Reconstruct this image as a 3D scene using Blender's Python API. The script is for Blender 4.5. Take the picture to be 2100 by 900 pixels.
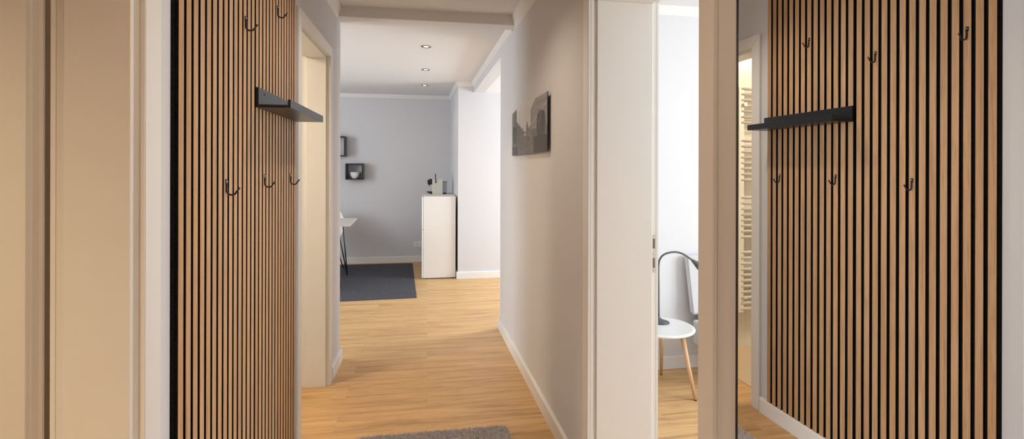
import bpy, bmesh, math, random
from mathutils import Vector, Matrix
random.seed(7)
PI = math.pi
for o in list(bpy.data.objects): bpy.data.objects.remove(o)
SC = bpy.context.scene
COL = SC.collection

# ---------------------------------------------------------------- camera
cam_d = bpy.data.cameras.new('camera'); cam = bpy.data.objects.new('camera', cam_d); COL.objects.link(cam)
cam_d.sensor_width = 36.0; cam_d.lens = 1021.65 / 2100 * 36
cam_d.shift_x = -(1050.67 - 1050) / 2100
cam_d.shift_y = -(450 - 347.04) / 2100
cam_d.clip_start = .02
yaw, roll = .1688, .0024
cam.matrix_world = Matrix.Translation((0, 0, 1.35)) @ Matrix.Rotation(-yaw, 4, 'Z') @ Matrix.Rotation(PI/2, 4, 'X') @ Matrix.Rotation(roll, 4, 'Z')
SC.camera = cam

# ---------------------------------------------------------------- world, exposure
w = bpy.data.worlds.new('world'); SC.world = w; w.use_nodes = True
w.node_tree.nodes['Background'].inputs['Color'].default_value = (.75, .85, 1, 1)
w.node_tree.nodes['Background'].inputs['Strength'].default_value = 1.0
vs = SC.view_settings; vs.view_transform = 'Standard'; vs.look = 'None'; vs.gamma = 1; vs.use_curve_mapping = False
vs.exposure = 0.5

# ---------------------------------------------------------------- large lights
def area(name, loc, rot, sx, sy, power, color):
    d = bpy.data.lights.new(name, 'AREA'); d.shape = 'RECTANGLE'; d.size = sx; d.size_y = sy
    d.energy = power; d.color = color
    o = bpy.data.objects.new(name, d); COL.objects.link(o); o.location = loc; o.rotation_euler = rot
    return o
DAY = (.88, .95, 1.0); WARM = (1.0, .72, .46)
# daylight entering through the windows of the three bright rooms (lamps sit in the window openings)
area('window_daylight_alcove', (3.50, 5.15, 1.45), (0, PI/2, 0), 1.3, 1.3, 82, DAY)
area('window_daylight_living', (-3.52, 4.45, 1.55), (0, -PI/2, 0), 1.3, 1.4, 42, DAY)
area('window_daylight_bedroom', (3.80, 1.15, 1.45), (0, PI/2, 0), 1.4, 1.6, 72, DAY)

# ---------------------------------------------------------------- key measures
H = 2.425; H1 = 2.455         # far room and hall ceilings
XW = -.606                     # hall face of left wall
TB = -.0228                    # right wall runs very slightly inward
def XR(s): return .6594 + TB * (s - 2)
def LP(s, d, z): return (XW - d, s, z)           # left wall: along, into the wall, up
def RP(s, d, z): return (XR(s) + d, s, z)        # right wall
def WP(x, y, z): return (x, y, z)

# ---------------------------------------------------------------- mesh helpers
def BM(): return bmesh.new()
def box(bm, a0, a1, b0, b1, z0, z1, P=WP, bev=0, seg=1, mi=0):
    vs_ = [bm.verts.new(P(a, b, z)) for z in (z0, z1) for (a, b) in ((a0, b0), (a1, b0), (a1, b1), (a0, b1))]
    F = [(0, 3, 2, 1), (4, 5, 6, 7), (0, 1, 5, 4), (1, 2, 6, 5), (2, 3, 7, 6), (3, 0, 4, 7)]
    fs = [bm.faces.new([vs_[i] for i in f]) for f in F]
    for f in fs: f.material_index = mi
    if bev:
        es = list({e for f in fs for e in f.edges})
        bmesh.ops.bevel(bm, geom=es, offset=bev, segments=seg, affect='EDGES', profile=.6)
    return fs
def prism(bm, poly, t0, t1, f, bev=0, seg=1):
    """poly of 2-tuples; f(u, v, t) -> xyz"""
    a = [bm.verts.new(f(u, v, t0)) for u, v in poly]; b = [bm.verts.new(f(u, v, t1)) for u, v in poly]
    n = len(poly); fs = [bm.faces.new(a), bm.faces.new(b[::-1])]
    for i in range(n): fs.append(bm.faces.new((a[i], b[i], b[(i+1) % n], a[(i+1) % n])))
    if bev:
        es = list({e for q in fs for e in q.edges}); bmesh.ops.bevel(bm, geom=es, offset=bev, segments=seg, affect='EDGES')
def tube(bm, pts, r, n=10, cap=True):
    pts = [Vector(p) for p in pts]; rs = r if isinstance(r, (list, tuple)) else [r] * len(pts)
    rings = []; up = None
    for i, p in enumerate(pts):
        t = (pts[min(i+1, len(pts)-1)] - pts[max(i-1, 0)]).normalized()
        if up is None: up = Vector((0, 0, 1)) if abs(t.z) < .9 else Vector((1, 0, 0))
        s = t.cross(up).normalized(); u = s.cross(t).normalized(); up = u
        rings.append([bm.verts.new(p + rs[i] * (math.cos(2*PI*k/n) * s + math.sin(2*PI*k/n) * u)) for k in range(n)])
    for A, B in zip(rings, rings[1:]):
        for k in range(n): bm.faces.new((A[k], A[(k+1) % n], B[(k+1) % n], B[k])).smooth = True
    if cap: bm.faces.new(rings[0][::-1]); bm.faces.new(rings[-1])
def lathe(bm, prof, c=(0, 0, 0), n=40, smooth=True):
    rings = []
    for r, z in prof:
        if r < 1e-6: rings.append([bm.verts.new((c[0], c[1], c[2] + z))])
        else: rings.append([bm.verts.new((c[0] + r*math.cos(2*PI*k/n), c[1] + r*math.sin(2*PI*k/n), c[2] + z)) for k in range(n)])
    for A, B in zip(rings, rings[1:]):
        for k in range(n):
            k2 = (k+1) % n
            if len(A) == 1 and len(B) == 1: continue
            if len(A) == 1: f = bm.faces.new((A[0], B[k2], B[k]))
            elif len(B) == 1: f = bm.faces.new((A[k], A[k2], B[0]))
            else: f = bm.faces.new((A[k], A[k2], B[k2], B[k]))
            f.smooth = smooth
ORG = {}
def obj(name, bm, mat, parent=None, org=None, auto=True):
    """verts in world space; stored relative to the thing's base"""
    o0 = Vector(org) if org else (ORG.get(parent.name, Vector()) if parent else Vector())
    if o0.length: bmesh.ops.translate(bm, vec=-o0, verts=bm.verts)
    bmesh.ops.recalc_face_normals(bm, faces=bm.faces)
    me = bpy.data.meshes.new(name); bm.to_mesh(me); bm.free()
    for m in (mat if isinstance(mat, list) else [mat]): me.materials.append(m)
    o = bpy.data.objects.new(name, me); COL.objects.link(o)
    if parent: o.parent = parent; ORG[o.name] = ORG.get(parent.name, Vector())
    elif org: o.location = org; ORG[o.name] = o0
    else: ORG[o.name] = Vector()
    return o
def tag(o, label, cat, group=None, kind=None):
    o['label'] = label; o['category'] = cat
    if group: o['group'] = group
    if kind: o['kind'] = kind
    return o
def thing(name, label, cat, loc, group=None):
    o = bpy.data.objects.new(name, None); COL.objects.link(o); o.location = loc; o.empty_display_size = .05
    ORG[o.name] = Vector(loc)
    return tag(o, label, cat, group)
def struct(name, bm, mat, parent=None):
    o = obj(name, bm, mat, parent)
    if not parent: o['kind'] = 'structure'
    return o
def dup(root, loc, label=None):
    def rec(o, par):
        c = o.copy(); COL.objects.link(c)
        if par: c.parent = par
        for ch in o.children: rec(ch, c)
        return c
    r = rec(root, None); r.location = loc
    if label: r['label'] = label
    return r

# ---------------------------------------------------------------- materials
def newmat(name):
    m = bpy.data.materials.new(name); m.use_nodes = True
    return m, m.node_tree, m.node_tree.nodes, m.node_tree.links, m.node_tree.nodes['Principled BSDF']
def plain(name, col, rough=.5, metal=0, spec=.5, var=.03, scale=30, bump=0, bscale=200, coat=0):
    m, t, N, L, B = newmat(name)
    B.inputs['Roughness'].default_value = rough; B.inputs['Metallic'].default_value = metal
    B.inputs['Specular IOR Level'].default_value = spec; B.inputs['Coat Weight'].default_value = coat
    tc = N.new('ShaderNodeTexCoord'); nz = N.new('ShaderNodeTexNoise'); nz.inputs['Scale'].default_value = scale
    L.new(tc.outputs['Object'], nz.inputs['Vector'])
    mx = N.new('ShaderNodeMix'); mx.data_type = 'RGBA'
    mx.inputs[6].default_value = (*[c*(1-var) for c in col], 1); mx.inputs[7].default_value = (*[min(1, c*(1+var)) for c in col], 1)
    L.new(nz.outputs['Fac'], mx.inputs[0]); L.new(mx.outputs[2], B.inputs['Base Color'])
    if bump:
        n2 = N.new('ShaderNodeTexNoise'); n2.inputs['Scale'].default_value = bscale; n2.inputs['Detail'].default_value = 4
        L.new(tc.outputs['Object'], n2.inputs['Vector'])
        b = N.new('ShaderNodeBump'); b.inputs['Strength'].default_value = bump; b.inputs['Distance'].default_value = .002
        L.new(n2.outputs['Fac'], b.inputs['Height']); L.new(b.outputs['Normal'], B.inputs['Normal'])
    return m
def emit(name, col, s):
    m, t, N, L, B = newmat(name); B.inputs['Base Color'].default_value = (*col, 1)
    B.inputs['Emission Color'].default_value = (*col, 1); B.inputs['Emission Strength'].default_value = s
    return m
def wood(name, dark, mid, light, stretch, scale=1.0, rough=.5, rnd=.12, fleck=.25):
    """grain stretched along one axis; stretch = multipliers on x, y, z"""
    m, t, N, L, B = newmat(name); B.inputs['Roughness'].default_value = rough
    tc = N.new('ShaderNodeTexCoord'); mp = N.new('ShaderNodeMapping'); mp.inputs['Scale'].default_value = [s*scale for s in stretch]
    L.new(tc.outputs['Object'], mp.inputs['Vector'])
    oi = N.new('ShaderNodeObjectInfo'); va = N.new('ShaderNodeVectorMath'); va.operation = 'ADD'
    ml = N.new('ShaderNodeMath'); ml.operation = 'MULTIPLY'; ml.inputs[1].default_value = 37
    L.new(oi.outputs['Random'], ml.inputs[0]); L.new(mp.outputs[0], va.inputs[0]); L.new(ml.outputs[0], va.inputs[1])
    n1 = N.new('ShaderNodeTexNoise'); n1.inputs['Scale'].default_value = 1; n1.inputs['Detail'].default_value = 8
    n1.inputs['Roughness'].default_value = .65; n1.inputs['Distortion'].default_value = .6
    L.new(va.outputs[0], n1.inputs['Vector'])
    cr = N.new('ShaderNodeValToRGB'); e = cr.color_ramp.elements
    e[0].position = .3; e[0].color = (*dark, 1); e[1].position = .7; e[1].color = (*light, 1)
    q = e.new(.5); q.color = (*mid, 1); L.new(n1.outputs['Fac'], cr.inputs[0])
    hs = N.new('ShaderNodeHueSaturation'); mr = N.new('ShaderNodeMapRange')
    mr.inputs['To Min'].default_value = 1-rnd; mr.inputs['To Max'].default_value = 1+rnd
    L.new(oi.outputs['Random'], mr.inputs['Value']); L.new(mr.outputs[0], hs.inputs['Value']); L.new(cr.outputs[0], hs.inputs['Color'])
    # fine pores
    n2 = N.new('ShaderNodeTexNoise'); n2.inputs['Scale'].default_value = 5; n2.inputs['Detail'].default_value = 3; L.new(va.outputs[0], n2.inputs['Vector'])
    mm = N.new('ShaderNodeMapRange'); mm.inputs['From Min'].default_value = .35; mm.inputs['From Max'].default_value = .5
    mm.inputs['To Min'].default_value = 1-fleck; mm.inputs['To Max'].default_value = 1; L.new(n2.outputs['Fac'], mm.inputs['Value'])
    mx = N.new('ShaderNodeMix'); mx.data_type = 'RGBA'; mx.blend_type = 'MULTIPLY'; mx.inputs[0].default_value = 1
    L.new(hs.outputs[0], mx.inputs[6]); L.new(mm.outputs[0], mx.inputs[7]); L.new(mx.outputs[2], B.inputs['Base Color'])
    return m
def floor_mat():
    m, t, N, L, B = newmat('oak_laminate'); B.inputs['Roughness'].default_value = .42; B.inputs['Specular IOR Level'].default_value = .4
    tc = N.new('ShaderNodeTexCoord')
    br = N.new('ShaderNodeTexBrick'); br.inputs['Scale'].default_value = 1; br.inputs['Brick Width'].default_value = 1.28
    br.inputs['Row Height'].default_value = .19; br.inputs['Mortar Size'].default_value = .0007; br.inputs['Mortar Smooth'].default_value = .3
    br.offset = .37; br.offset_frequency = 2
    br.inputs['Color1'].default_value = (0, 0, 0, 1); br.inputs['Color2'].default_value = (1, 1, 1, 1); br.inputs['Mortar'].default_value = (.5, .5, .5, 1)
    L.new(tc.outputs['Object'], br.inputs['Vector'])
    cx = N.new('ShaderNodeSeparateColor'); L.new(br.outputs['Color'], cx.inputs[0])
    mp = N.new('ShaderNodeMapping'); mp.inputs['Scale'].default_value = (1.5, 22, 1); L.new(tc.outputs['Object'], mp.inputs['Vector'])
    cb = N.new('ShaderNodeCombineXYZ'); mu = N.new('ShaderNodeMath'); mu.operation = 'MULTIPLY'; mu.inputs[1].default_value = 19
    L.new(cx.outputs[0], mu.inputs[0]); L.new(mu.outputs[0], cb.inputs[0]); L.new(mu.outputs[0], cb.inputs[2])
    va = N.new('ShaderNodeVectorMath'); va.operation = 'ADD'; L.new(mp.outputs[0], va.inputs[0]); L.new(cb.outputs[0], va.inputs[1])
    n1 = N.new('ShaderNodeTexNoise'); n1.inputs['Scale'].default_value = 1; n1.inputs['Detail'].default_value = 9
    n1.inputs['Roughness'].default_value = .62; n1.inputs['Distortion'].default_value = .8; L.new(va.outputs[0], n1.inputs['Vector'])
    cr = N.new('ShaderNodeValToRGB'); e = cr.color_ramp.elements
    e[0].position = .28; e[0].color = (.37, .215, .090, 1); e[1].position = .70; e[1].color = (.72, .465, .222, 1)
    q = e.new(.42); q.color = (.54, .325, .142, 1); q = e.new(.52); q.color = (.63, .387, .168, 1)
    L.new(n1.outputs['Fac'], cr.inputs[0])
    # darker flecks
    mp2 = N.new('ShaderNodeMapping'); mp2.inputs['Scale'].default_value = (9, 110, 1); L.new(tc.outputs['Object'], mp2.inputs['Vector'])
    n2 = N.new('ShaderNodeTexNoise'); n2.inputs['Scale'].default_value = 1; n2.inputs['Detail'].default_value = 4; L.new(mp2.outputs[0], n2.inputs['Vector'])
    mr = N.new('ShaderNodeMapRange'); mr.inputs['From Min'].default_value = .34; mr.inputs['From Max'].default_value = .5
    mr.inputs['To Min'].default_value = .86; mr.inputs['To Max'].default_value = 1; L.new(n2.outputs['Fac'], mr.inputs['Value'])
    m1 = N.new('ShaderNodeMix'); m1.data_type = 'RGBA'; m1.blend_type = 'MULTIPLY'; m1.inputs[0].default_value = 1
    L.new(cr.outputs[0], m1.inputs[6]); L.new(mr.outputs[0], m1.inputs[7])
    pv = N.new('ShaderNodeMapRange'); pv.inputs['To Min'].default_value = .96; pv.inputs['To Max'].default_value = 1.04; L.new(cx.outputs[0], pv.inputs['Value'])
    m2 = N.new('ShaderNodeMix'); m2.data_type = 'RGBA'; m2.blend_type = 'MULTIPLY'; m2.inputs[0].default_value = 1
    L.new(m1.outputs[2], m2.inputs[6]); L.new(pv.outputs[0], m2.inputs[7])
    m3 = N.new('ShaderNodeMix'); m3.data_type = 'RGBA'; m3.inputs[7].default_value = (.33, .19, .09, 1)
    fm = N.new('ShaderNodeMath'); fm.operation = 'MULTIPLY'; fm.inputs[1].default_value = .6; L.new(br.outputs['Fac'], fm.inputs[0])
    L.new(fm.outputs[0], m3.inputs[0]); L.new(m2.outputs[2], m3.inputs[6]); L.new(m3.outputs[2], B.inputs['Base Color'])
    return m
def tile_mat(name, c1, c2, grout, w_, h_, plane='XY', rough=.3):
    m, t, N, L, B = newmat(name); B.inputs['Roughness'].default_value = rough
    tc = N.new('ShaderNodeTexCoord'); mp = N.new('ShaderNodeMapping')
    if plane == 'XZ': mp.inputs['Rotation'].default_value = (PI/2, 0, 0)
    L.new(tc.outputs['Object'], mp.inputs['Vector'])
    br = N.new('ShaderNodeTexBrick'); br.inputs['Scale'].default_value = 1; br.inputs['Brick Width'].default_value = w_; br.inputs['Row Height'].default_value = h_
    br.inputs['Mortar Size'].default_value = .0015; br.offset = 0
    br.inputs['Color1'].default_value = (*c1, 1); br.inputs['Color2'].default_value = (*c2, 1); br.inputs['Mortar'].default_value = (*grout, 1)
    L.new(mp.outputs[0], br.inputs['Vector']); L.new(br.outputs['Color'], B.inputs['Base Color'])
    return m
def fabric(name, c1, c2, scale=400, rough=.95, bump=.6):
    m, t, N, L, B = newmat(name); B.inputs['Roughness'].default_value = rough; B.inputs['Specular IOR Level'].default_value = .1
    tc = N.new('ShaderNodeTexCoord'); mp = N.new('ShaderNodeMapping'); mp.inputs['Scale'].default_value = (scale*.4, scale, scale); L.new(tc.outputs['Object'], mp.inputs['Vector'])
    nz = N.new('ShaderNodeTexNoise'); nz.inputs['Scale'].default_value = 1; nz.inputs['Detail'].default_value = 3; L.new(mp.outputs[0], nz.inputs['Vector'])
    mr = N.new('ShaderNodeMapRange'); mr.inputs['From Min'].default_value = .35; mr.inputs['From Max'].default_value = .65; L.new(nz.outputs['Fac'], mr.inputs['Value'])
    mx = N.new('ShaderNodeMix'); mx.data_type = 'RGBA'; mx.inputs[6].default_value = (*c1, 1); mx.inputs[7].default_value = (*c2, 1)
    L.new(mr.outputs[0], mx.inputs[0]); L.new(mx.outputs[2], B.inputs['Base Color'])
    b = N.new('ShaderNodeBump'); b.inputs['Strength'].default_value = bump; b.inputs['Distance'].default_value = .002
    L.new(nz.outputs['Fac'], b.inputs['Height']); L.new(b.outputs['Normal'], B.inputs['Normal'])
    return m

M_wall = plain('wall_paint', (.665, .657, .672), .85, spec=.2, var=.008, scale=3, bump=.10, bscale=260)
M_wall_w = plain('bedroom_white_paint', (.71, .715, .725), .85, spec=.2, var=.008, scale=3)
M_ceil = plain('ceiling_paint', (.80, .80, .81), .9, spec=.1, var=.006, scale=2)
M_trim = plain('white_trim', (.80, .785, .76), .5, var=.006, scale=5)
M_frame = plain('door_frame_lacquer', (.775, .762, .735), .38, var=.006, scale=4)
M_floor = floor_mat()
M_slat = wood('oak_slat', (.40, .225, .108), (.505, .295, .148), (.585, .36, .20), (40, 40, 1.6), rough=.55, rnd=.05, fleck=.2)
M_felt = fabric('black_felt', (.004, .004, .004), (.011, .010, .010), 300)
M_black = plain('matt_black_metal', (.012, .012, .013), .3, var=.05)
M_ring = plain('antique_brass', (.30, .24, .17), .35, metal=1)
M_ledge = plain('anthracite_lacquer', (.011, .012, .015), .34, spec=.4, var=.03)
M_white = plain('white_lacquer', (.82, .81, .79), .35, var=.005)
M_cab = plain('cabinet_white', (.80, .775, .735), .45, var=.008)
M_dark = plain('dark_gap', (.01, .01, .01), .8)
M_grey = plain('dark_grey_metal', (.075, .085, .095), .45, var=.03)
M_steel = plain('brushed_steel', (.62, .60, .56), .35, metal=1, var=.05)
M_strike = plain('strike_plate_metal', (.62, .60, .54), .4, metal=.6, var=.05)
M_beech = wood('beech_wood', (.56, .33, .17), (.66, .41, .23), (.72, .47, .28), (30, 30, 2.5), rough=.45, rnd=0, fleck=.08)
M_rug = fabric('charcoal_flatweave', (.040, .041, .050), (.125, .122, .135), 260)
M_shag = fabric('grey_shag', (.58, .54, .55), (.86, .82, .82), 120)
M_tile = tile_mat('beige_floor_tile', (.60, .46, .30), (.62, .48, .32), (.42, .33, .22), .6, .6)
M_wtile = tile_mat('white_wall_tile', (.78, .74, .66), (.79, .75, .67), (.60, .56, .50), .6, .3, 'XZ', .25)
M_rad = plain('radiator_enamel', (.85, .82, .75), .3, var=.005)
M_glass = None
m, t, N, L, B = newmat('clear_glass'); B.inputs['Transmission Weight'].default_value = 1; B.inputs['Roughness'].default_value = 0; B.inputs['IOR'].default_value = 1.1; B.inputs['Base Color'].default_value = (.97, .98, 1, 1); M_glass = m
m, t, N, L, B = newmat('mirror_silver'); B.inputs['Metallic'].default_value = 1; B.inputs['Roughness'].default_value = 0.0; B.inputs['Base Color'].default_value = (.86, .87, .86, 1); M_mirror = m
m, t, N, L, B = newmat('smoky_tank'); B.inputs['Transmission Weight'].default_value = .8; B.inputs['Roughness'].default_value = .1; B.inputs['Base Color'].default_value = (.55, .56, .60, 1); B.inputs['IOR'].default_value = 1.15; M_tank = m
M_lens = emit('lamp_lens', (1, .88, .68), 14)
M_cream = plain('cream_plastic', (.66, .66, .58), .4, var=.02)
M_bowl = plain('white_china', (.80, .80, .80), .2, var=.01)
M_uph = plain('white_upholstery', (.62, .62, .63), .8, var=.01, bump=.2)

# ================================================================= setting
bm = BM(); box(bm, -3.8, 4.2, -1.7, 7.7, -.1, 0); struct('floor', bm, M_floor)
bm = BM(); box(bm, -2.6, -.757, 2.1, 3.377, 0.0, .004); struct('floor_bathroom', bm, M_tile)
bm = BM(); box(bm, -3.8, 4.2, 3.55, 7.7, H, H+.12); struct('ceiling_living', bm, M_ceil)
bm = BM(); box(bm, -3.8, 4.2, -1.7, 3.55, H1, H1+.12); struct('ceiling', bm, M_ceil)
bm = BM(); prism(bm, [(XR(4.178)+.13, 4.178), (3.6, 4.178), (3.6, 6.165), (XR(6.165)+.13, 6.165)], 2.301, H, lambda u, v, t: (u, v, t)); struct('ceiling_alcove', bm, M_ceil)

# doorways: (a, b) clear opening, e front rebate, T wall depth
DA = dict(a=.33, b=1.169, h=2.036, e=.012, T=.155, df=.010)
DB = dict(a=2.541, b=3.237, h=2.036, e=.013, T=.150, df=.014)
DR = dict(a=1.151, b=1.957, h=2.045, e=.002, T=.2885, df=.026, g=.013)   # g: groove starts here
def hole(D): return D['a']-D['e']-.01, D['b']+D['e']+.01, D['h']+D['e']+.01

def wall_run(name, P, s0, s1, T, doors, extra=None):
    bm = BM(); s = s0
    for D in doors:
        a, b, h = hole(D)
        box(bm, s, a, 0, T, 0, H, P); box(bm, a, b, 0, T, h, H, P); s = b
    box(bm, s, s1, 0, T, 0, H, P)
    if extra: extra(bm)
    return struct(name, bm, M_wall)
# left wall
bm = BM()
a, b, h = hole(DA); box(bm, -1.6, a, 0, .155, 0, H1, LP); box(bm, a, b, 0, .155, h, H1, LP)
a2, b2, h2 = hole(DB); box(bm, b, 2.1, 0, .155, 0, H1, LP); box(bm, 2.1, a2, 0, .150, 0, H1, LP); box(bm, a2, b2, 0, .150, h2, H1, LP); box(bm, b2, 3.55, 0, .150, 0, H1, LP); box(bm, 3.55, 3.665, 0, .150, 0, H, LP)
struct('wall_left', bm, M_wall)
bm = BM()
a, b, h = hole(DR); box(bm, -1.6, a, 0, .2885, 0, H1, RP); box(bm, a, b, 0, .2885, h, H1, RP); box(bm, b, 3.55, 0, .2885, 0, H1, RP); box(bm, 3.55, 4.178, 0, .2885, 0, H, RP)
box(bm, 4.178, 6.165, 0, .13, 2.301, H, RP)
struct('wall_right', bm, M_wall)
bm = BM(); box(bm, -3.2, 4.0, -1.7, -1.6, 0, H1); struct('wall_back', bm, M_wall)
bm = BM(); box(bm, -3.7, .36, 7.402, 7.55, 0, H); struct('wall_far', bm, M_wall)
bm = BM(); prism(bm, [(.373, 6.165), (3.6, 6.165), (3.6, 7.55), (.33, 7.55)], 0, H, lambda u, v, t: (u, v, t)); struct('wall_pillar', bm, M_wall)
bm = BM(); box(bm, -3.6, -.756, 3.377, 3.55, 0, H1); box(bm, -3.6, -.756, 3.55, 3.665, 0, H); struct('wall_living_near', bm, M_wall)
bm = BM(); box(bm, .93, 3.9, 3.165, 3.55, 0, H1); struct('wall_bedroom_far', bm, M_wall_w)
bm = BM(); box(bm, .89, 3.9, 3.55, 4.178, 0, H); struct('wall_alcove_near', bm, M_wall)
bm = BM(); box(bm, .97, 3.9, -.9, -.8, 0, H1); struct('wall_bedroom_near', bm, M_wall_w)
bm = BM(); box(bm, -2.6, -.756, 3.371, 3.377, 0, 2.42); struct('wall_bathroom_tiles', bm, M_wtile)
bm = BM(); box(bm, -3.1, -.782, 1.98, 2.1, 0, H1); struct('wall_study_far', bm, M_wall)
bm = BM(); box(bm, -3.2, -3.1, -1.6, 2.1, 0, H1); struct('wall_study_left', bm, M_wall)
bm = BM(); box(bm, -2.7, -2.6, 2.1, 3.377, 0, H1); struct('wall_bathroom_left', bm, M_wtile)
def win_wall(name, x0, x1, y0, y1, wy0, wy1, wz0, wz1, wn, ztop=H, mat=None):
    bm = BM(); box(bm, x0, x1, y0, wy0, 0, ztop); box(bm, x0, x1, wy1, y1, 0, ztop); box(bm, x0, x1, wy0, wy1, 0, wz0); box(bm, x0, x1, wy0, wy1, wz1, ztop)
    struct(name, bm, mat or M_wall)
    xm = (x0+x1)/2
    bm = BM(); f = .06
    for (a, b, c, d) in ((wy0, wy0+f, wz0, wz1), (wy1-f, wy1, wz0, wz1), (wy0+f, wy1-f, wz0, wz0+f), (wy0+f, wy1-f, wz1-f, wz1), ((wy0+wy1)/2-f/2, (wy0+wy1)/2+f/2, wz0+f, wz1-f)):
        box(bm, xm-.03, xm+.03, a, b, c, d, bev=.004)
    fr = struct(wn, bm, M_white)
    for i in range(2):
        a = wy0+f if i == 0 else (wy0+wy1)/2+f/2; b = (wy0+wy1)/2-f/2 if i == 0 else wy1-f
        bm = BM(); box(bm, xm-.004, xm+.004, a, b, wz0+f, wz1-f); obj('window_pane', bm, M_glass, fr)
win_wall('wall_alcove_right', 3.6, 3.75, 4.178, 6.165, 4.45, 5.85, .75, 2.15, 'window_1')
win_wall('wall_living_left', -3.75, -3.6, 3.55, 7.55, 3.7, 5.2, .8, 2.2, 'window_2')
win_wall('wall_bedroom_right', 3.9, 4.05, -.9, 3.165, .3, 2.0, .7, 2.2, 'window_3', H1, M_wall_w)

# ceiling beam across the hall
bm = BM(); prism(bm, [(XW, 3.525), (XR(3.525), 3.525), (XR(3.66), 3.64), (XW, 3.70)], 2.383, H1, lambda u, v, t: (u, v, t))
o = struct('trim_1', bm, M_ceil)
# crown mouldings (cove profile): d out from wall, z
def CPf(z, hh, dd): return [(0, z), (dd, z), (dd*.92, z-hh*.2), (dd*.45, z-hh*.68), (dd*.25, z-hh*.94), (0, z-hh)]
def crown(name, p0, p1, nrm, z=H, hh=.054, dd=.030):
    CP = CPf(z, hh, dd); bm = BM(); p0 = Vector(p0); p1 = Vector(p1); nrm = Vector(nrm)
    prism(bm, CP, 0, 1, lambda u, v, t: (*(p0.lerp(p1, t) + nrm*u), v)); struct(name, bm, M_trim)
crown('trim_2', (XW, -1.6), (XW, 3.525), (1, 0), H1, .082, .035); crown('trim_3', (XR(-1.6), -1.6), (XR(3.525), 3.525), (-1, 0), H1, .090, .035)
crown('trim_4', (XR(3.64), 3.64), (XR(6.165), 6.165), (-1, 0)); crown('trim_5', (-3.6, 7.402), (.334, 7.402), (0, -1))
crown('trim_6', (.334, 7.402), (.373, 6.165), (-1, 0)); crown('trim_7', (.373, 6.165), (XR(6.165), 6.165), (0, -1))
crown('trim_8', (XR(3.1)+.2885, 3.165), (3.9, 3.165), (0, -1), H1, .06, .04)
# baseboards
BP = [(0, 0), (.016, 0), (.016, .078), (.012, .084), (0, .084)]
def base(name, runs):
    bm = BM()
    for p0, p1, nrm in runs:
        p0 = Vector(p0); p1 = Vector(p1); nrm = Vector(nrm)
        prism(bm, BP, 0, 1, lambda u, v, t: (*(p0.lerp(p1, t) + nrm*u), v))
    struct(name, bm, M_trim)
yl = DB['b']+DB['e']+.072
base('baseboard_left', [((XW, 1.250), (XW, 2.455), (1, 0)), ((XW, yl), (XW, 3.681), (1, 0)), ((XW-.15, 3.665), (XW+.016, 3.665), (0, 1))])
base('baseboard_right', [((XR(2.03), 2.03), (XR(4.194), 4.194), (-1, 0)), ((XR(4.178)-.016, 4.178), (3.6, 4.178), (0, 1)), ((XR(-1.6), -1.6), (XR(1.075), 1.075), (-1, 0))])
base('baseboard_far', [((-3.6, 7.402), (.334, 7.402), (0, -1)), ((.332, 7.402), (.371, 6.165), (-1, 0)), ((.357, 6.165), (3.6, 6.165), (0, -1))])
base('baseboard_bedroom', [((XR(3.1)+.2885, 3.165), (3.9, 3.165), (0, -1))])

# door frames
def door_frame(name, P, D, cw=.065, back=True):
    a, b, h, e, T, df = (D[k] for k in ('a', 'b', 'h', 'e', 'T', 'df'))
    bm = BM(); k = .010; pr = .012
    be = min(.012, e+k-.002)
    # main lining
    for (s0, s1) in ((b, b+e+k), (a-e-k, a)): box(bm, s0, s1, df, T-.02, 0, h, P, bev=.0015)
    box(bm, a-e-k, b+e+k, df, T-.02, h, h+e+k, P)
    # room side rebate
    for (s0, s1) in ((b+be, b+e+k), (a-e-k, a-be)): box(bm, s0, s1, T-.02, T, 0, h+be, P)
    box(bm, a-e-k, b+e+k, T-.02, T, h+be, h+e+k, P)
    # front rebate
    fg = D.get('g', df)
    for (s0, s1) in ((b+e, b+e+k), (a-e-k, a-e)): box(bm, s0, s1, 0, fg, 0, h+e, P)
    box(bm, a-e-k, b+e+k, 0, fg, h+e, h+e+k, P)
    if fg < df:
        for (s0, s1) in ((b+e+k-.001, b+e+k), (a-e-k, a-e-k+.001)): box(bm, s0, s1, fg, df, 0, h+e+k, P)
        box(bm, a-e-k, b+e+k, fg, df, h+e+k-.001, h+e+k, P)
    # mitred casings front and back
    g = .0004
    for d0, d1, ee in ((-pr, 0, e), (T, T+pr, be)):
        i0, i1, o0, o1, zi, zo = a-ee, b+ee, a-ee-cw, b+ee+cw, h+ee, h+ee+cw
        prism(bm, [(i1, 0), (o1, 0), (o1, zo-g), (i1, zi-g)], d0, d1, lambda u, v, t: P(u, t, v), bev=.0015, seg=2)
        prism(bm, [(o0, 0), (i0, 0), (i0, zi-g), (o0, zo-g)], d0, d1, lambda u, v, t: P(u, t, v), bev=.0015, seg=2)
        prism(bm, [(i0+g, zi), (i1-g, zi), (o1-g, zo), (o0+g, zo)], d0, d1, lambda u, v, t: P(u, t, v), bev=.0015, seg=2)
    return struct(name, bm, M_frame)
d1 = door_frame('door_1', LP, DA)
d2 = door_frame('door_2', LP, DB)
d3 = door_frame('door_3', RP, DR)
# the open leaf of the near left doorway, folded lip on its hinge edge
bm = BM()
prism(bm, [(-.806, 1.165), (-1.60, 1.165), (-1.60, 1.207), (-.826, 1.207), (-.826, 1.191), (-.7885, 1.191), (-.7885, 1.185), (-.793, 1.182), (-.803, 1.179), (-.806, 1.175)], .008, 2.04, lambda u, v, t: (u, v, t))
lf = obj('door_leaf', bm, M_frame, d1)
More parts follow.
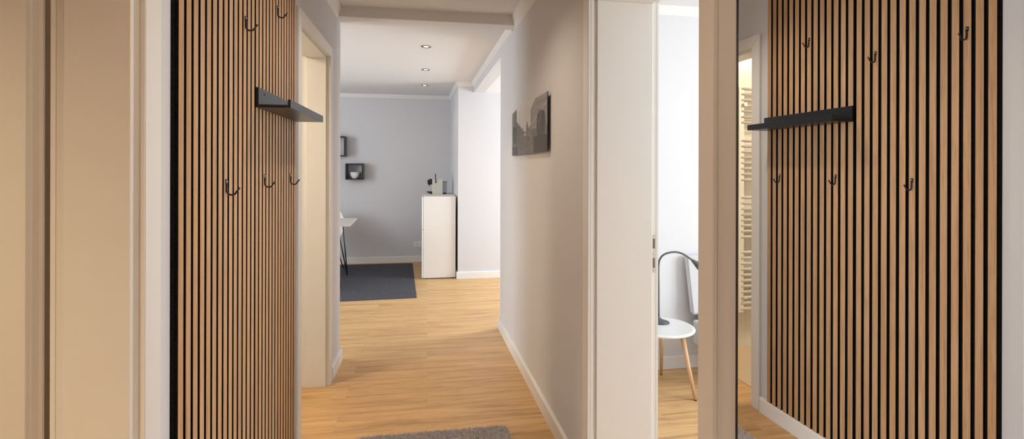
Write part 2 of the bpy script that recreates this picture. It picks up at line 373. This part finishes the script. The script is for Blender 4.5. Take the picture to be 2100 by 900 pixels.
# strike plate on the bedroom door frame
bs = DR['b']+.010
bm = BM(); box(bm, bs-.0015, bs, .270, .288, .918, 1.077, RP, bev=.0006)
sp = obj('strike_plate', bm, M_strike, d3); sp['label'] = 'metal strike plate'
bm = BM()
for z0, z1 in ((.937, .978), (1.018, 1.060)): box(bm, bs-.0021, bs-.0014, .275, .284, z0, z1, RP)
obj('latch_hole', bm, plain('recess_shadow_brown', (.16, .14, .10), .8), sp)
bm = BM()
for z in (.926, .998, 1.069):
    x, y, _ = RP(bs, .279, z)
    tube(bm, [(x, bs-.0015, z), (x, bs-.0030, z)], .0035, 10)
obj('screw', bm, M_steel, sp)

# ================================================================= slatted wall panels
PY0, PP, GW = 1.3168, .03885, .0136
def slats(name, label, k0, k1, off):
    y0 = PY0 + k0*PP + off; y1 = PY0 + k1*PP + off
    t = thing(name, label, 'wall panel', (XW, (y0+y1)/2, .086), 'slatted wood panels on the left wall')
    bm = BM(); box(bm, XW, XW+.006, y0-(.006 if k0 == 0 else .0), y1-(GW if k1 == 28 else .002), .086, 2.362)
    f = obj('felt_backing', bm, M_felt, t); f['label'] = 'black felt backing board'
    for k in range(k0, k1):
        a = PY0 + k*PP + off
        bm = BM(); box(bm, XW+.006, -.590, a, a+PP-GW, .086, 2.362, bev=.0006)
        for f_ in bm.faces:
            f_.normal_update()
            if f_.calc_center_median().x < -.5915 and abs(f_.normal.z) < .5: f_.material_index = 1
        s = obj('slat', bm, [M_slat, M_felt], t)
        if k == k0: s['label'] = 'oak slat'
    return t
slats('slatted_wall_panel', 'nearer half of the light oak slat panel, carrying three hooks, beside the beige door frame', 0, 14, 0)
slats('slatted_wall_panel', 'farther half of the light oak slat panel, behind the black picture ledge', 14, 28, .003)
def slat_y(k): return PY0 + k*PP + (PP-GW)/2 + (.003 if k >= 14 else 0)

# coat hooks
def make_hook(loc):
    x, y, z = loc
    t = thing('coat_hook', '', 'coat hook', loc, 'black coat hooks on the slat panel')
    bm = BM(); box(bm, x, x+.0025, y-.0055, y+.0055, z-.017, z, bev=.001); pl = obj('mounting_plate', bm, M_black, t)
    bm = BM(); tube(bm, [(x+.0025, y, z-.007), (x+.0045, y, z-.007)], [.0035, .0025], 12); obj('screw', bm, M_steel, pl)
    bm = BM(); pts = [(x+.0022, y, z-.012), (x+.003, y, z-.028)]
    for i in range(9):
        an = PI + i/8*2.35
        pts.append((x+.0165+.0135*math.cos(an), y, z-.034+.0135*math.sin(an)*1.0))
    pts += [(x+.0345, y, z-.031), (x+.0385, y, z-.026)]
    tube(bm, pts, [.0028]*(len(pts)-1)+[.0032], 12); obj('hook', bm, M_black, t)
    return t
hk = [(7, 1.319, 'black coat hook on the slats, nearest one of the lower row'),
      (16, 1.330, 'black coat hook on the slats, middle one of the lower row'),
      (25, 1.329, 'black coat hook on the slats, lower row, closest to the far door frame'),
      (2, 1.857, 'black coat hook of the upper row seen only in the mirror, nearest the panel edge'),
      (11, 1.850, 'black coat hook above the near end of the black ledge'),
      (20, 1.998, 'highest black coat hook, above the middle of the black ledge')]
h0 = None
for k, z, lab in hk:
    loc = (-.590, slat_y(k), z)
    if h0 is None: h0 = make_hook(loc); h0['label'] = lab
    else: dup(h0, loc, lab)

# picture ledge
t = thing('picture_ledge', 'empty black picture ledge fixed across the oak slats', 'shelf', (-.590, 2.133, 1.564))
Y0, Y1 = 1.858, 2.408
bm = BM(); box(bm, -.590, -.579, Y0, Y1, 1.564, 1.634, bev=.0008); bp = obj('back_plate', bm, M_ledge, t)
for y in (Y0+.055, Y0+.067, Y1-.067, Y1-.055):
    bm = BM(); tube(bm, [(-.5795, y, 1.616), (-.5783, y, 1.616)], .0030, 12); obj('screw_hole', bm, M_dark, bp)
bm = BM(); box(bm, -.579, -.4845, Y0, Y1, 1.564, 1.5745, bev=.0008); obj('shelf_board', bm, M_ledge, t)
bm = BM(); box(bm, -.4845, -.474, Y0, Y1, 1.564, 1.593, bev=.0008); obj('front_lip', bm, M_ledge, t)

# ================================================================= mirror on the right wall
TM = math.tan(-.0228)
def MP(s, d, z): return (.6565 + TM*(s-.85) + d, s, z)
m0, m1, mz0, mz1 = .36, .972, .30, 1.98
t = thing('wall_mirror', 'tall wall mirror with a thin black frame on the right wall, reflecting the oak slats', 'mirror', MP((m0+m1)/2, .028, mz0))
bm = BM()
fw = .0025
for (a, b, c, d) in ((m0, m0+fw, mz0, mz1), (m1-fw, m1, mz0, mz1), (m0+fw, m1-fw, mz0, mz0+fw), (m0+fw, m1-fw, mz1-fw, mz1)): box(bm, a, b, -.002, .0275, c, d, MP)
fr = obj('frame', bm, M_black, t); fr['label'] = 'thin black mirror frame'
bm = BM(); box(bm, m0+fw, m1-fw, 0, .006, mz0+fw, mz1-fw, MP); obj('mirror_glass', bm, M_mirror, t)

# ================================================================= picture print
def print_mat():
    m, t, N, L, B = newmat('street_print'); B.inputs['Roughness'].default_value = .6; B.inputs['Specular IOR Level'].default_value = .12
    a = N.new('ShaderNodeVertexColor'); a.layer_name = 'print'; L.new(a.outputs['Color'], B.inputs['Base Color'])
    return m
def hsh(i, j=0): 
    v = math.sin(i*127.1 + j*311.7)*43758.5453; return v - math.floor(v)
def vn(x, y):
    i, j = math.floor(x), math.floor(y); fx, fy = x-i, y-j
    return (hsh(i, j)*(1-fx)+hsh(i+1, j)*fx)*(1-fy) + (hsh(i, j+1)*(1-fx)+hsh(i+1, j+1)*fx)*fy
def street(u, v):
    """u: 0..1 across (left = far end of the wall), v: 0..1 bottom to top; greys"""
    vx, vy = .44, .42                                   # vanishing point
    g = .50 + .10*v + .05*vn(u*9, v*6)                  # pale hazy sky
    n = .85 + .3*vn(u*160, v*60)
    # roof lines rising away from the vanishing point
    lt = 1.0 - (.17-u)*.3 if u < .17 else vy + (vx-u)*1.02 + (.03 if int(u*40) % 3 else 0)
    rt = vy + (u-vx)*.80 + (.03 if int(u*30) % 3 == 0 else 0)
    if u > .60: rt = .84 + (u-.60)*1.3
    if u < vx and v < lt and v > vy - (vx-u)*.9:
        c = .20 - .05*hsh(int(u*24)); r = (v-vy)/max(.03, (vx-u))
        if (u*46) % 1 < .42 and (r*5.5) % 1 < .5: c *= .55
        g = c*n
    if u > vx and v < rt and v > vy - (u-vx)*.9:
        c = .21 + .06*hsh(int(u*18)+5); r = (v-vy)/max(.03, (u-vx))
        if (u*40) % 1 < .42 and (r*5) % 1 < .5: c *= .5
        if u > .62: c = .27 if v > .45 else .15
        if u > .75 and (u*26) % 1 < .35 and (v*7) % 1 < .5 and v > .45: c *= .5
        if abs(v - (.55+(u-.6)*.75)) < .012: c *= 1.4
        g = c*n
    # church tower at the end of the street
    if abs(u-.50) < .025 and v < .58: g = .17*n
    if abs(u-.50) < .010 and v < .64: g = .16*n
    if abs(u-.57) < .012 and v < .52: g = .15*n
    # paved street
    if v < vy - abs(u-vx)*.28 - .005 and v < .38 and abs(u-vx) < .06 + (.38-v)*1.15:
        g = (.15 + .05*v)*(.8+.4*vn(u*70, v*40)); 
        if abs((u-vx)/(.42-v+.02) % .35) < .02: g *= .8
        d = math.hypot((u-.42)*2.2, (v-.09)*1.1)
        if .075 < d < .09: g *= 1.35
    # stone statues flanking the street
    if abs(u-.10) < .075 - abs(v-.45)*.12 and .22 < v < .64 - ((u-.10)/.09)**2*.08: g = .085*(.5+1.0*vn(u*60, v*9))
    if abs(u-.86) < .11 - abs(v-.5)*.12 and .28 < v < .74 - ((u-.86)/.12)**2*.10: g = .070*(.4+1.3*vn(u*60, v*9))
    if u < .17 and v < .26 - (u-.02)*.2: g = .16*n
    if u < .20 and v < .20 - u*.1: g = .08*n
    if u > .68 and v < .30 - (.1 if u > .9 else 0)*(u-.9): g = .06*n
    # lamp posts
    for lu, vb, vt in ((.27, .28, .92), (.525, .30, .93)):
        if abs(u-lu) < .0035 and vb < v < vt: g = .10
        if abs(u-lu) < .012 and vb-.03 < v < vb+.03: g = .08
    if abs(v - (.93-.10*math.sin(PI*(u-.27)/.26))) < .003 and .27 < u < .525: g *= .8
    g = .055 + g*.95
    return (g*1.01, g*.985, g*.985, 1)
ps0, ps1, pz0, pz1 = 2.573, 3.550, 1.447, 1.764
t = thing('wall_picture', 'black and white photo print of an old town street on the right hall wall', 'picture', RP((ps0+ps1)/2, 0, pz0))
bm = BM(); box(bm, ps0, ps1, -.020, -.016, pz0, pz1, RP); bd = obj('backing_board', bm, M_black, t); 
nu, nv = 260, 96
lay = None
bm = BM(); lay = bm.loops.layers.float_color.new('print')
G = [[bm.verts.new(RP(ps1 + (ps0-ps1)*i/nu, -.0205, pz0+(pz1-pz0)*j/nv)) for j in range(nv+1)] for i in range(nu+1)]
for i in range(nu):
    for j in range(nv):
        f = bm.faces.new((G[i][j], G[i+1][j], G[i+1][j+1], G[i][j+1])); c = street((i+.5)/nu, (j+.5)/nv)
        for l in f.loops: l[lay] = c
obj('photo_print', bm, print_mat(), t)
bm = BM(); box(bm, ps0+.1, ps1-.1, -.016, 0, pz0+.05, pz1-.05, RP); obj('hanging_batten', bm, M_dark, t)

# ================================================================= far living room
# flat woven rug
bm = BM()
prism(bm, [(-.107, 5.309), (-.208, 7.268), (-2.6, 7.31), (-2.5, 5.23)], 0, .006, lambda u, v, t: (u, v, t), bev=.002)
tag(obj('flatweave_rug', bm, M_rug, org=(-1.3, 6.25, 0)), 'dark grey flat woven rug under the dining table', 'rug')

# white cabinet
t = thing('storage_cabinet', 'narrow white two-door cabinet standing against the wall corner, coffee machine on top', 'cabinet', (.15, 6.55, 0))
cx0, cx1, cy0, cy1, cz1 = -.045, .349, 6.20, 6.90, 1.012
bm = BM(); box(bm, cx0, cx1-.003, cy0+.002, cy1, .012, .6067, bev=.0006); box(bm, cx0, cx1-.003, cy0+.002, cy1, .6073, cz1, bev=.0006); obj('cabinet_body', bm, M_cab, t)
for z0, z1 in ((.016, .603), (.609, 1.008)):
    bm = BM(); box(bm, cx0-.022, cx0-.003, cy0, cy1, z0, z1, bev=.0015); obj('door', bm, M_cab, t)
for (x, y) in ((cx0+.03, cy0+.04), (cx1-.035, cy0+.04), (cx0+.03, cy1-.04), (cx1-.035, cy1-.04)):
    bm = BM(); lathe(bm, [(0, 0), (.018, 0), (.018, .012), (0, .012)], (x, y, 0), 16); obj('foot', bm, M_dark, t)

# coffee machine (side view, spout towards the left)
kz = 1.012; y0, y1 = 6.78, 6.895
t = thing('coffee_machine', 'small cream and black capsule coffee machine on top of the white cabinet', 'coffee machine', (.12, 6.835, kz))
bm = BM(); box(bm, .064, .205, y0, y1, kz, kz+.208, bev=.006, seg=2); box(bm, .0635, .2055, y0-.0006, y0+.002, kz+.138, kz+.139); obj('body', bm, M_cream, t)
bm = BM(); prism(bm, [(0, .190), (.022, .190), (.024, .205), (.066, .205), (.066, .130), (.004, .130)], y0+.025, y1-.025, lambda u, v, t: (u, t, kz+v), bev=.003, seg=2)
tube(bm, [(.026, (y0+y1)/2, kz+.135), (.026, (y0+y1)/2, kz+.112)], .009, 12); obj('spout_head', bm, M_black, t)
bm = BM(); prism(bm, [(-.012, .036), (.066, .036), (.066, .004), (.046, .004), (-.012, .030)], y0+.012, y1-.012, lambda u, v, t: (u, t, kz+v), bev=.001); obj('drip_tray', bm, M_black, t)
bm = BM(); tube(bm, [(.110, y0-.006, kz+.158), (.108, y0-.006, kz+.225), (.106, y0-.006, kz+.27)], [.005, .006, .007], 10)
tube(bm, [(.110, y0+.002, kz+.160), (.110, y0-.010, kz+.160)], .009, 14)
tube(bm, [(.106, y0-.006, kz+.268), (.106, y1+.006, kz+.268)], .006, 10); tube(bm, [(.110, y1+.006, kz+.158), (.106, y1+.006, kz+.27)], .005, 10)
obj('lever', bm, M_black, t)
bm = BM(); box(bm, .206, .262, y0+.02, y1-.02, kz+.02, kz+.165, bev=.008, seg=2); wt = obj('water_tank', bm, M_tank, t)
bm = BM(); box(bm, .204, .268, y0+.018, y1-.018, kz+.165, kz+.171, bev=.002); obj('tank_lid', bm, M_black, wt)
bm = BM(); box(bm, .206, .256, y0+.02, y1-.02, kz, kz+.02, bev=.003); obj('tank_base', bm, M_black, t)
bm = BM(); tube(bm, [(.255, 6.85, kz+.008), (.28, 6.84, kz+.012), (.31, 6.85, kz+.006), (.340, 6.89, kz+.0045)], .0035, 8); obj('power_cable', bm, M_black, t)

# wall box shelves
def box_shelf(label, x0, x1, z0, z1):
    t = thing('box_shelf', label, 'shelf', ((x0+x1)/2, 7.402, z0), 'black square box shelves on the far wall'); th = .018; ya, yb = 7.24, 7.402
    for n, a in (('side_panel', (x0, x0+th, z0, z1)), ('side_panel', (x1-th, x1, z0, z1)), ('top_panel', (x0+th, x1-th, z1-th, z1)), ('bottom_panel', (x0+th, x1-th, z0, z0+th))):
        bm = BM(); box(bm, a[0], a[1], ya, yb, a[2], a[3], bev=.001); obj(n, bm, M_black, t)
box_shelf('smaller black box shelf on the far wall holding white bowls', -1.130, -.890, 1.198, 1.426)
box_shelf('larger empty black box shelf on the far wall, cut off by the hall corner', -1.416, -1.131, 1.522, 1.807)
def bowl(c, label):
    bm = BM()
    lathe(bm, [(0, .004), (.030, .004), (.032, 0), (.036, 0), (.037, .006), (.052, .022), (.062, .045), (.066, .062), (.068, .066), (.066, .070), (.062, .066), (.056, .044), (.044, .020), (0, .012)], (0, 0, 0), 40)
    o = obj('bowl', bm, M_bowl); o.location = c
    tag(o, label, 'bowl', 'bowls in the box shelf'); return o
b0 = bowl((-1.010, 7.315, 1.216), 'lower white china bowl in the small box shelf')
c = b0.copy(); COL.objects.link(c); c.location = (-1.010, 7.315, 1.234); c['label'] = 'upper white china bowl nested in the other inside the small box shelf'

# socket
t = thing('power_socket', 'white multiple wall socket low on the far wall beside the cabinet', 'socket', (-.10, 7.402, .255))
bm = BM(); box(bm, -.192, -.028, 7.394, 7.402, .214, .295, bev=.003, seg=2); obj('cover_plate', bm, M_white, t)
for x in (-.151, -.070):
    bm = BM()
    n = 28; a = [bm.verts.new((x+.021*math.cos(2*PI*i/n), 7.3935, .255+.021*math.sin(2*PI*i/n))) for i in range(n)]; b = [bm.verts.new((x+.019*math.cos(2*PI*i/n), 7.3995, .255+.019*math.sin(2*PI*i/n))) for i in range(n)]
    c = [bm.verts.new((x+.024*math.cos(2*PI*i/n), 7.3935, .255+.024*math.sin(2*PI*i/n))) for i in range(n)]
    for i in range(n): bm.faces.new((a[i], a[(i+1) % n], b[(i+1) % n], b[i])); bm.faces.new((c[i], c[(i+1) % n], a[(i+1) % n], a[i]))
    bm.faces.new(b); si = obj('socket_insert', bm, M_cream, t)
    bm = BM()
    for dx in (-.009, .009): tube(bm, [(x+dx, 7.3990, .255), (x+dx, 7.3935, .255)], .003, 10)
    box(bm, x-.002, x+.002, 7.393, 7.399, .270, .276); box(bm, x-.002, x+.002, 7.393, 7.399, .234, .240); obj('pin_hole', bm, M_dark, si)

# dining table
t = thing('dining_table', 'pale dining table with thin top and black hairpin legs on the grey rug', 'table', (-1.6, 5.9, 0))
bm = BM(); prism(bm, [(-.809, 5.510), (-.842, 6.317), (-2.40, 6.25), (-2.37, 5.44)], .738, .752, lambda u, v, t: (u, v, t), bev=.002, seg=2)
obj('table_top', bm, plain('pale_table_laminate', (.60, .55, .50), .4, var=.08, scale=14), t)
for (f, A, Bq) in (((-.985, 6.49), (-.985, 6.13), (-1.075, 6.24)), ((-.95, 5.772), (-1.03, 5.84), (-1.14, 5.72)), ((-2.25, 6.38), (-2.17, 6.10), (-2.08, 6.2)), ((-2.25, 5.40), (-2.17, 5.68), (-2.08, 5.60))):
    bm = BM(); fx, fy = f; zt = .735
    pts = [(A[0], A[1], zt), (fx+(A[0]-fx)*.02, fy+(A[1]-fy)*.02, .036), (fx, fy, .018), (fx+(Bq[0]-fx)*.03, fy+(Bq[1]-fy)*.03, .036), (Bq[0], Bq[1], zt)]
    tube(bm, pts, .0078, 10)
    mx, my = (A[0]+Bq[0])/2, (A[1]+Bq[1])/2
    box(bm, mx-.06, mx+.06, my-.07, my+.07, .734, .738)
    obj('hairpin_leg', bm, M_black, t)

# shell chair on the far side of the table
t = thing('shell_chair', 'white shell chair with thin black legs on the far side of the dining table', 'chair', (-1.350, 6.76, 0))
bm = BM(); NU, NV = 24, 28; G = []
prof = [(-.24, .44), (-.16, .455), (-.05, .44), (.06, .432), (.14, .455), (.19, .53), (.22, .64), (.245, .76), (.255, .80)]
def pf(v):
    q = v*(len(prof)-1); i = min(int(q), len(prof)-2); f = q-i; f2 = f*f*(3-2*f)*.3 + f*.7
    return tuple(prof[i][k]*(1-f2)+prof[i+1][k]*f2 for k in (0, 1))
for j in range(NV+1):
    v = j/NV; y, z = pf(v); wd =   .225 + .065*math.sin(PI*min(1, v*1.1)) - .05*max(0, v-.8)*5*v
    row = []
    for i in range(NU+1):
        u = -1 + 2*i/NU; arm = .17*math.exp(-((v-.52)/.22)**2)+.015
        row.append(bm.verts.new((-1.350 + wd*u*(1 - .06*abs(u)**4), 6.76 + y - .10*abs(u)**3*max(0, v-.45)*1.3, z + arm*abs(u)**3.2 - .03*max(0, v-.85)*6*abs(u)**3)))
    G.append(row)
for j in range(NV):
    for i in range(NU): bm.faces.new((G[j][i], G[j][i+1], G[j+1][i+1], G[j+1][i])).smooth = True
sh = obj('seat_shell', bm, M_white, t); md = sh.modifiers.new('thickness', 'SOLIDIFY'); md.thickness = .006
for sx in (-1, 1):
    for sy in (-1, 1):
        bm = BM(); tube(bm, [(-1.350+sx*.13, 6.76+sy*.12, .428), (-1.350+sx*.225, 6.76+(.30 if sy > 0 else -.23), .0105)], .007, 10); obj('leg', bm, M_black, t)
for sy in (-1, 1):
    bm = BM(); tube(bm, [(-1.50, 6.76+sy*.12, .426), (-1.20, 6.76+sy*.12, .426)], .007, 8); obj('frame_bar', bm, M_black, t)

# recessed ceiling lights
def downlight(loc, label, power, color=None):
    x, y, z = loc
    t = thing('recessed_ceiling_light', label, 'ceiling light', loc, 'recessed ceiling lights')
    bm = BM(); lathe(bm, [(.022, -.001), (.028, -.006), (.038, -.007), (.044, -.003), (.044, 0), (.022, 0), (.022, -.001)], loc, 40); obj('trim_ring', bm, M_ring, t)
    bm = BM(); lathe(bm, [(0, -.003), (.018, -.003), (.022, -.001), (.022, 0), (0, 0)], loc, 32); obj('lens', bm, M_lens, t)
    d = bpy.data.lights.new('bulb', 'SPOT'); d.energy = power; d.spot_size = math.radians(130); d.spot_blend = .8; d.color = color or WARM; d.shadow_soft_size = .03
    o = bpy.data.objects.new('bulb', d); COL.objects.link(o); o.parent = t; o.location = (0, 0, -.012)
    return t
downlight((-.013, 4.433, H), 'brass rimmed recessed ceiling light nearest the hall beam', 3)
downlight((-.021, 5.460, H), 'middle one of the three recessed ceiling lights in the far room', 3)
downlight((-.037, 6.472, H), 'recessed ceiling light nearest the far wall', 3)
downlight((-.30, -.95, H1), 'recessed ceiling light behind the viewpoint', 88, (1, .85, .69))
downlight((.02, .75, H1), 'recessed hall ceiling light above the mirror', 18)
downlight((.02, 2.35, H1), 'recessed hall ceiling light above the shaggy rug', 24, (1, .84, .68))
downlight((-1.75, .3, H1), 'recessed ceiling light in the left side room', 122, (1, .77, .49))
#downlight((-1.6, 2.72, H1), 'recessed bathroom ceiling light', 150, (1, .84, .62))

# bathroom ceiling lamp: a round opal disc, gives the room its cream light
t = thing('ceiling_lamp', 'round opal ceiling lamp of the bathroom', 'ceiling lamp', (-1.85, 2.45, H1))
bm = BM(); lathe(bm, [(0, -.06), (.12, -.055), (.15, -.035), (.155, -.012), (0, -.012)], (-1.85, 2.45, H1), 48); obj('opal_shade', bm, emit('opal_glow', (1, .84, .62), 80), t)
bm = BM(); lathe(bm, [(0, -.012), (.16, -.012), (.16, 0), (0, 0)], (-1.85, 2.45, H1), 48); obj('base_ring', bm, M_steel, t)

# ================================================================= hall rug (shaggy)
rx0, rx1, ry0, ry1 = -.355, .413, 1.05, 2.56
bm = BM()
def rrect(r=.05):
    P_ = []
    for cx, cy, a0 in ((rx1-r, ry1-r, 0), (rx0+r, ry1-r, PI/2), (rx0+r, ry0+r, PI), (rx1-r, ry0+r, 3*PI/2)):
        for i in range(6): a = a0 + i/5*PI/2; P_.append((cx+r*math.cos(a), cy+r*math.sin(a)))
    return P_
prism(bm, rrect(), 0, .012, lambda u, v, t: (u, v, t))
nt = 42000
for i in range(nt):
    x = random.uniform(rx0+.003, rx1-.003); y = ry1-.003-(ry1-ry0-.006)*random.random()**1.35
    r = .05
    dx = max(0, abs(x-(rx0+rx1)/2)-((rx1-rx0)/2-r)); dy = max(0, abs(y-(ry0+ry1)/2)-((ry1-ry0)/2-r))
    if math.hypot(dx, dy) > r-.003: continue
    a = random.uniform(0, 2*PI); ln = random.uniform(.011, .019); lean = random.uniform(.002, .014); q = random.uniform(0, 2*PI); wv = .0016
    c, s = math.cos(a)*wv, math.sin(a)*wv; tx, ty = lean*math.cos(q), lean*math.sin(q)
    v = [bm.verts.new((x-c, y-s, .011)), bm.verts.new((x+c, y+s, .011)), bm.verts.new((x+c+tx*.5, y+s+ty*.5, .011+ln*.7)), bm.verts.new((x+tx, y+ty, .011+ln*.95)), bm.verts.new((x-c+tx*.5, y-s+ty*.5, .011+ln*.65))]
    bm.faces.new(v)
tag(obj('shaggy_rug', bm, M_shag, org=(.03, 1.8, 0)), 'small grey-brown shaggy rug on the hall floor in front of the mirror', 'rug')

# ================================================================= bedroom seen through the right doorway
tx, ty = 1.43, 2.886
t = thing('side_table', 'small round white side table on three beech legs carrying the grey lamp', 'side table', (tx, ty, 0))
bm = BM(); lathe(bm, [(0, .366), (.190, .366), (.197, .369), (.200, .375), (.198, .380), (.190, .384), (.182, .382), (0, .382)], (tx, ty, 0), 72); obj('table_top', bm, M_white, t)
for fx, fy in ((1.549, 2.694), (1.522, 3.070), (1.205, 2.874)):
    dx, dy = fx-tx, fy-ty; q = .62
    bm = BM(); tube(bm, [(tx+dx*q, ty+dy*q, .366), (tx+dx*.8, ty+dy*.8, .19), (fx, fy, .006)], [.0145, .0125, .0095], 18); lg = obj('leg', bm, M_beech, t)
    bm = BM(); tube(bm, [(fx, fy, 0), (fx, fy, .006)], .009, 14); obj('foot_pad', bm, M_dark, lg)
# gooseneck lamp
lz = .382
t = thing('desk_lamp', 'dark grey gooseneck lamp bending right on the round white side table', 'lamp', (1.45, 2.95, lz))
bm = BM(); NR = 28; rings = []
for (sc, z) in ((1.0, 0), (1.0, .007), (.93, .013), (.60, .021), (.30, .030), (.14, .046), (.10, .07)):
    ring = []
    for k in range(NR):
        a = 2*PI*k/NR; ex = .052*sc; ey = .036*sc; ox = .022*(1-sc)
        ring.append(bm.verts.new((1.455 - ox + ex*math.cos(a), 2.935 + ey*math.sin(a), lz + z)))
    rings.append(ring)
for A, Bq in zip(rings, rings[1:]):
    for k in range(NR): bm.faces.new((A[k], A[(k+1) % NR], Bq[(k+1) % NR], Bq[k])).smooth = True
bm.faces.new(rings[0][::-1]); bm.faces.new(rings[-1]); obj('base', bm, M_grey, t)
bm = BM()
ctl = [(1.4335, .43), (1.432, .60), (1.431, .72), (1.434, .765), (1.443, .790), (1.461, .810), (1.490, .823), (1.53, .829), (1.565, .826), (1.60, .814), (1.635, .792), (1.668, .770)]
sm = []
for i in range(len(ctl)-1):
    P0, P1, P2, P3 = ctl[max(i-1, 0)], ctl[i], ctl[i+1], ctl[min(i+2, len(ctl)-1)]
    for q in range(5):
        f = q/5; sm.append(tuple(.5*((2*P1[k])+(-P0[k]+P2[k])*f+(2*P0[k]-5*P1[k]+4*P2[k]-P3[k])*f*f+(-P0[k]+3*P1[k]-3*P2[k]+P3[k])*f**3) for k in (0, 1)))
sm.append(ctl[-1])
tube(bm, [(x+.003, 2.935, z) for x, z in sm], .0063, 12); obj('gooseneck_arm', bm, M_grey, t)
bm = BM()
p0 = Vector((1.660, 2.935, .776)); dr = Vector((.80, 0, -.60)); u = Vector((.60, 0, .80)); wv = Vector((0, 1, 0))
rings = []
for d_, r_ in ((0, .007), (.010, .010), (.030, .015), (.055, .022), (.072, .026), (.074, .025), (.070, .022), (.055, .018)):
    rings.append([bm.verts.new(p0+dr*d_+r_*(math.cos(2*PI*k/24)*u+math.sin(2*PI*k/24)*wv)) for k in range(24)])
for A, Bq in zip(rings, rings[1:]):
    for k in range(24): bm.faces.new((A[k], A[(k+1) % 24], Bq[(k+1) % 24], Bq[k])).smooth = True
bm.faces.new(rings[0][::-1]); bm.faces.new(rings[-1]); obj('lamp_shade', bm, M_grey, t)

# white lounge chair by the bedroom wall
t = thing('lounge_chair', 'white upholstered chair half hidden behind the beige door frame, next to the side table', 'chair', (2.05, 2.85, 0))
bm = BM(); n = 3
A0 = [(1.747, 3.075), (2.30, 3.075), (2.30, 3.115), (1.747, 3.115)]
def bk(u, v, t_):
    w_ = (u-2.04)*(1 + .10*t_); return (2.04+w_, v+.030*t_, .381+.39*t_)
bm = BM(); prism(bm, A0, 0, 1, bk, bev=.012, seg=3); obj('backrest', bm, M_uph, t)
bm = BM(); box(bm, 1.745, 2.30, 2.72, 3.07, .195, .352, bev=.012, seg=3); obj('seat', bm, M_uph, t)
bm = BM(); box(bm, 1.80, 2.25, 3.04, 3.10, .352, .381); obj('back_bracket', bm, plain('soft_grey_plastic', (.42, .42, .43), .6), t)
for x, y in ((1.80, 2.77), (2.25, 2.77), (1.80, 3.02), (2.25, 3.02)):
    bm = BM(); tube(bm, [(x, y, .20), (x, y, 0)], [.014, .010], 12); obj('leg', bm, M_beech, t)

# ================================================================= bathroom: towel radiator seen in the mirror
t = thing('towel_radiator', 'white ladder towel radiator on the bathroom wall, seen in the mirror', 'radiator', (-1.33, 3.297, .29))
for x in (-1.098, -1.60):
    bm = BM(); box(bm, x-.023, x+.023, 3.282, 3.312, .289, 1.965, bev=.006, seg=2); obj('upright', bm, M_rad, t)
for y in [183+11.5*i for i in range(7)] + [289+11.4*i for i in range(8)] + [405+11.5*i for i in range(8)] + [517+11.5*i for i in range(11)]:
    z = 1.952 - (y-183)*.003644
    bm = BM(); tube(bm, [(-1.60, 3.290, z), (-1.097, 3.290, z)], .0115, 12); obj('heating_bar', bm, M_rad, t)
for x in (-1.120, -1.55):
    for z in (1.835, .40):
        bm = BM(); tube(bm, [(x, 3.3705, z), (x, 3.268, z), (x, 3.2679, z), (x, 3.264, z)], [.010, .010, .016, .016] if z > 1 else [.008, .008, .008, .008], 14); obj('wall_bracket', bm, M_rad, t)
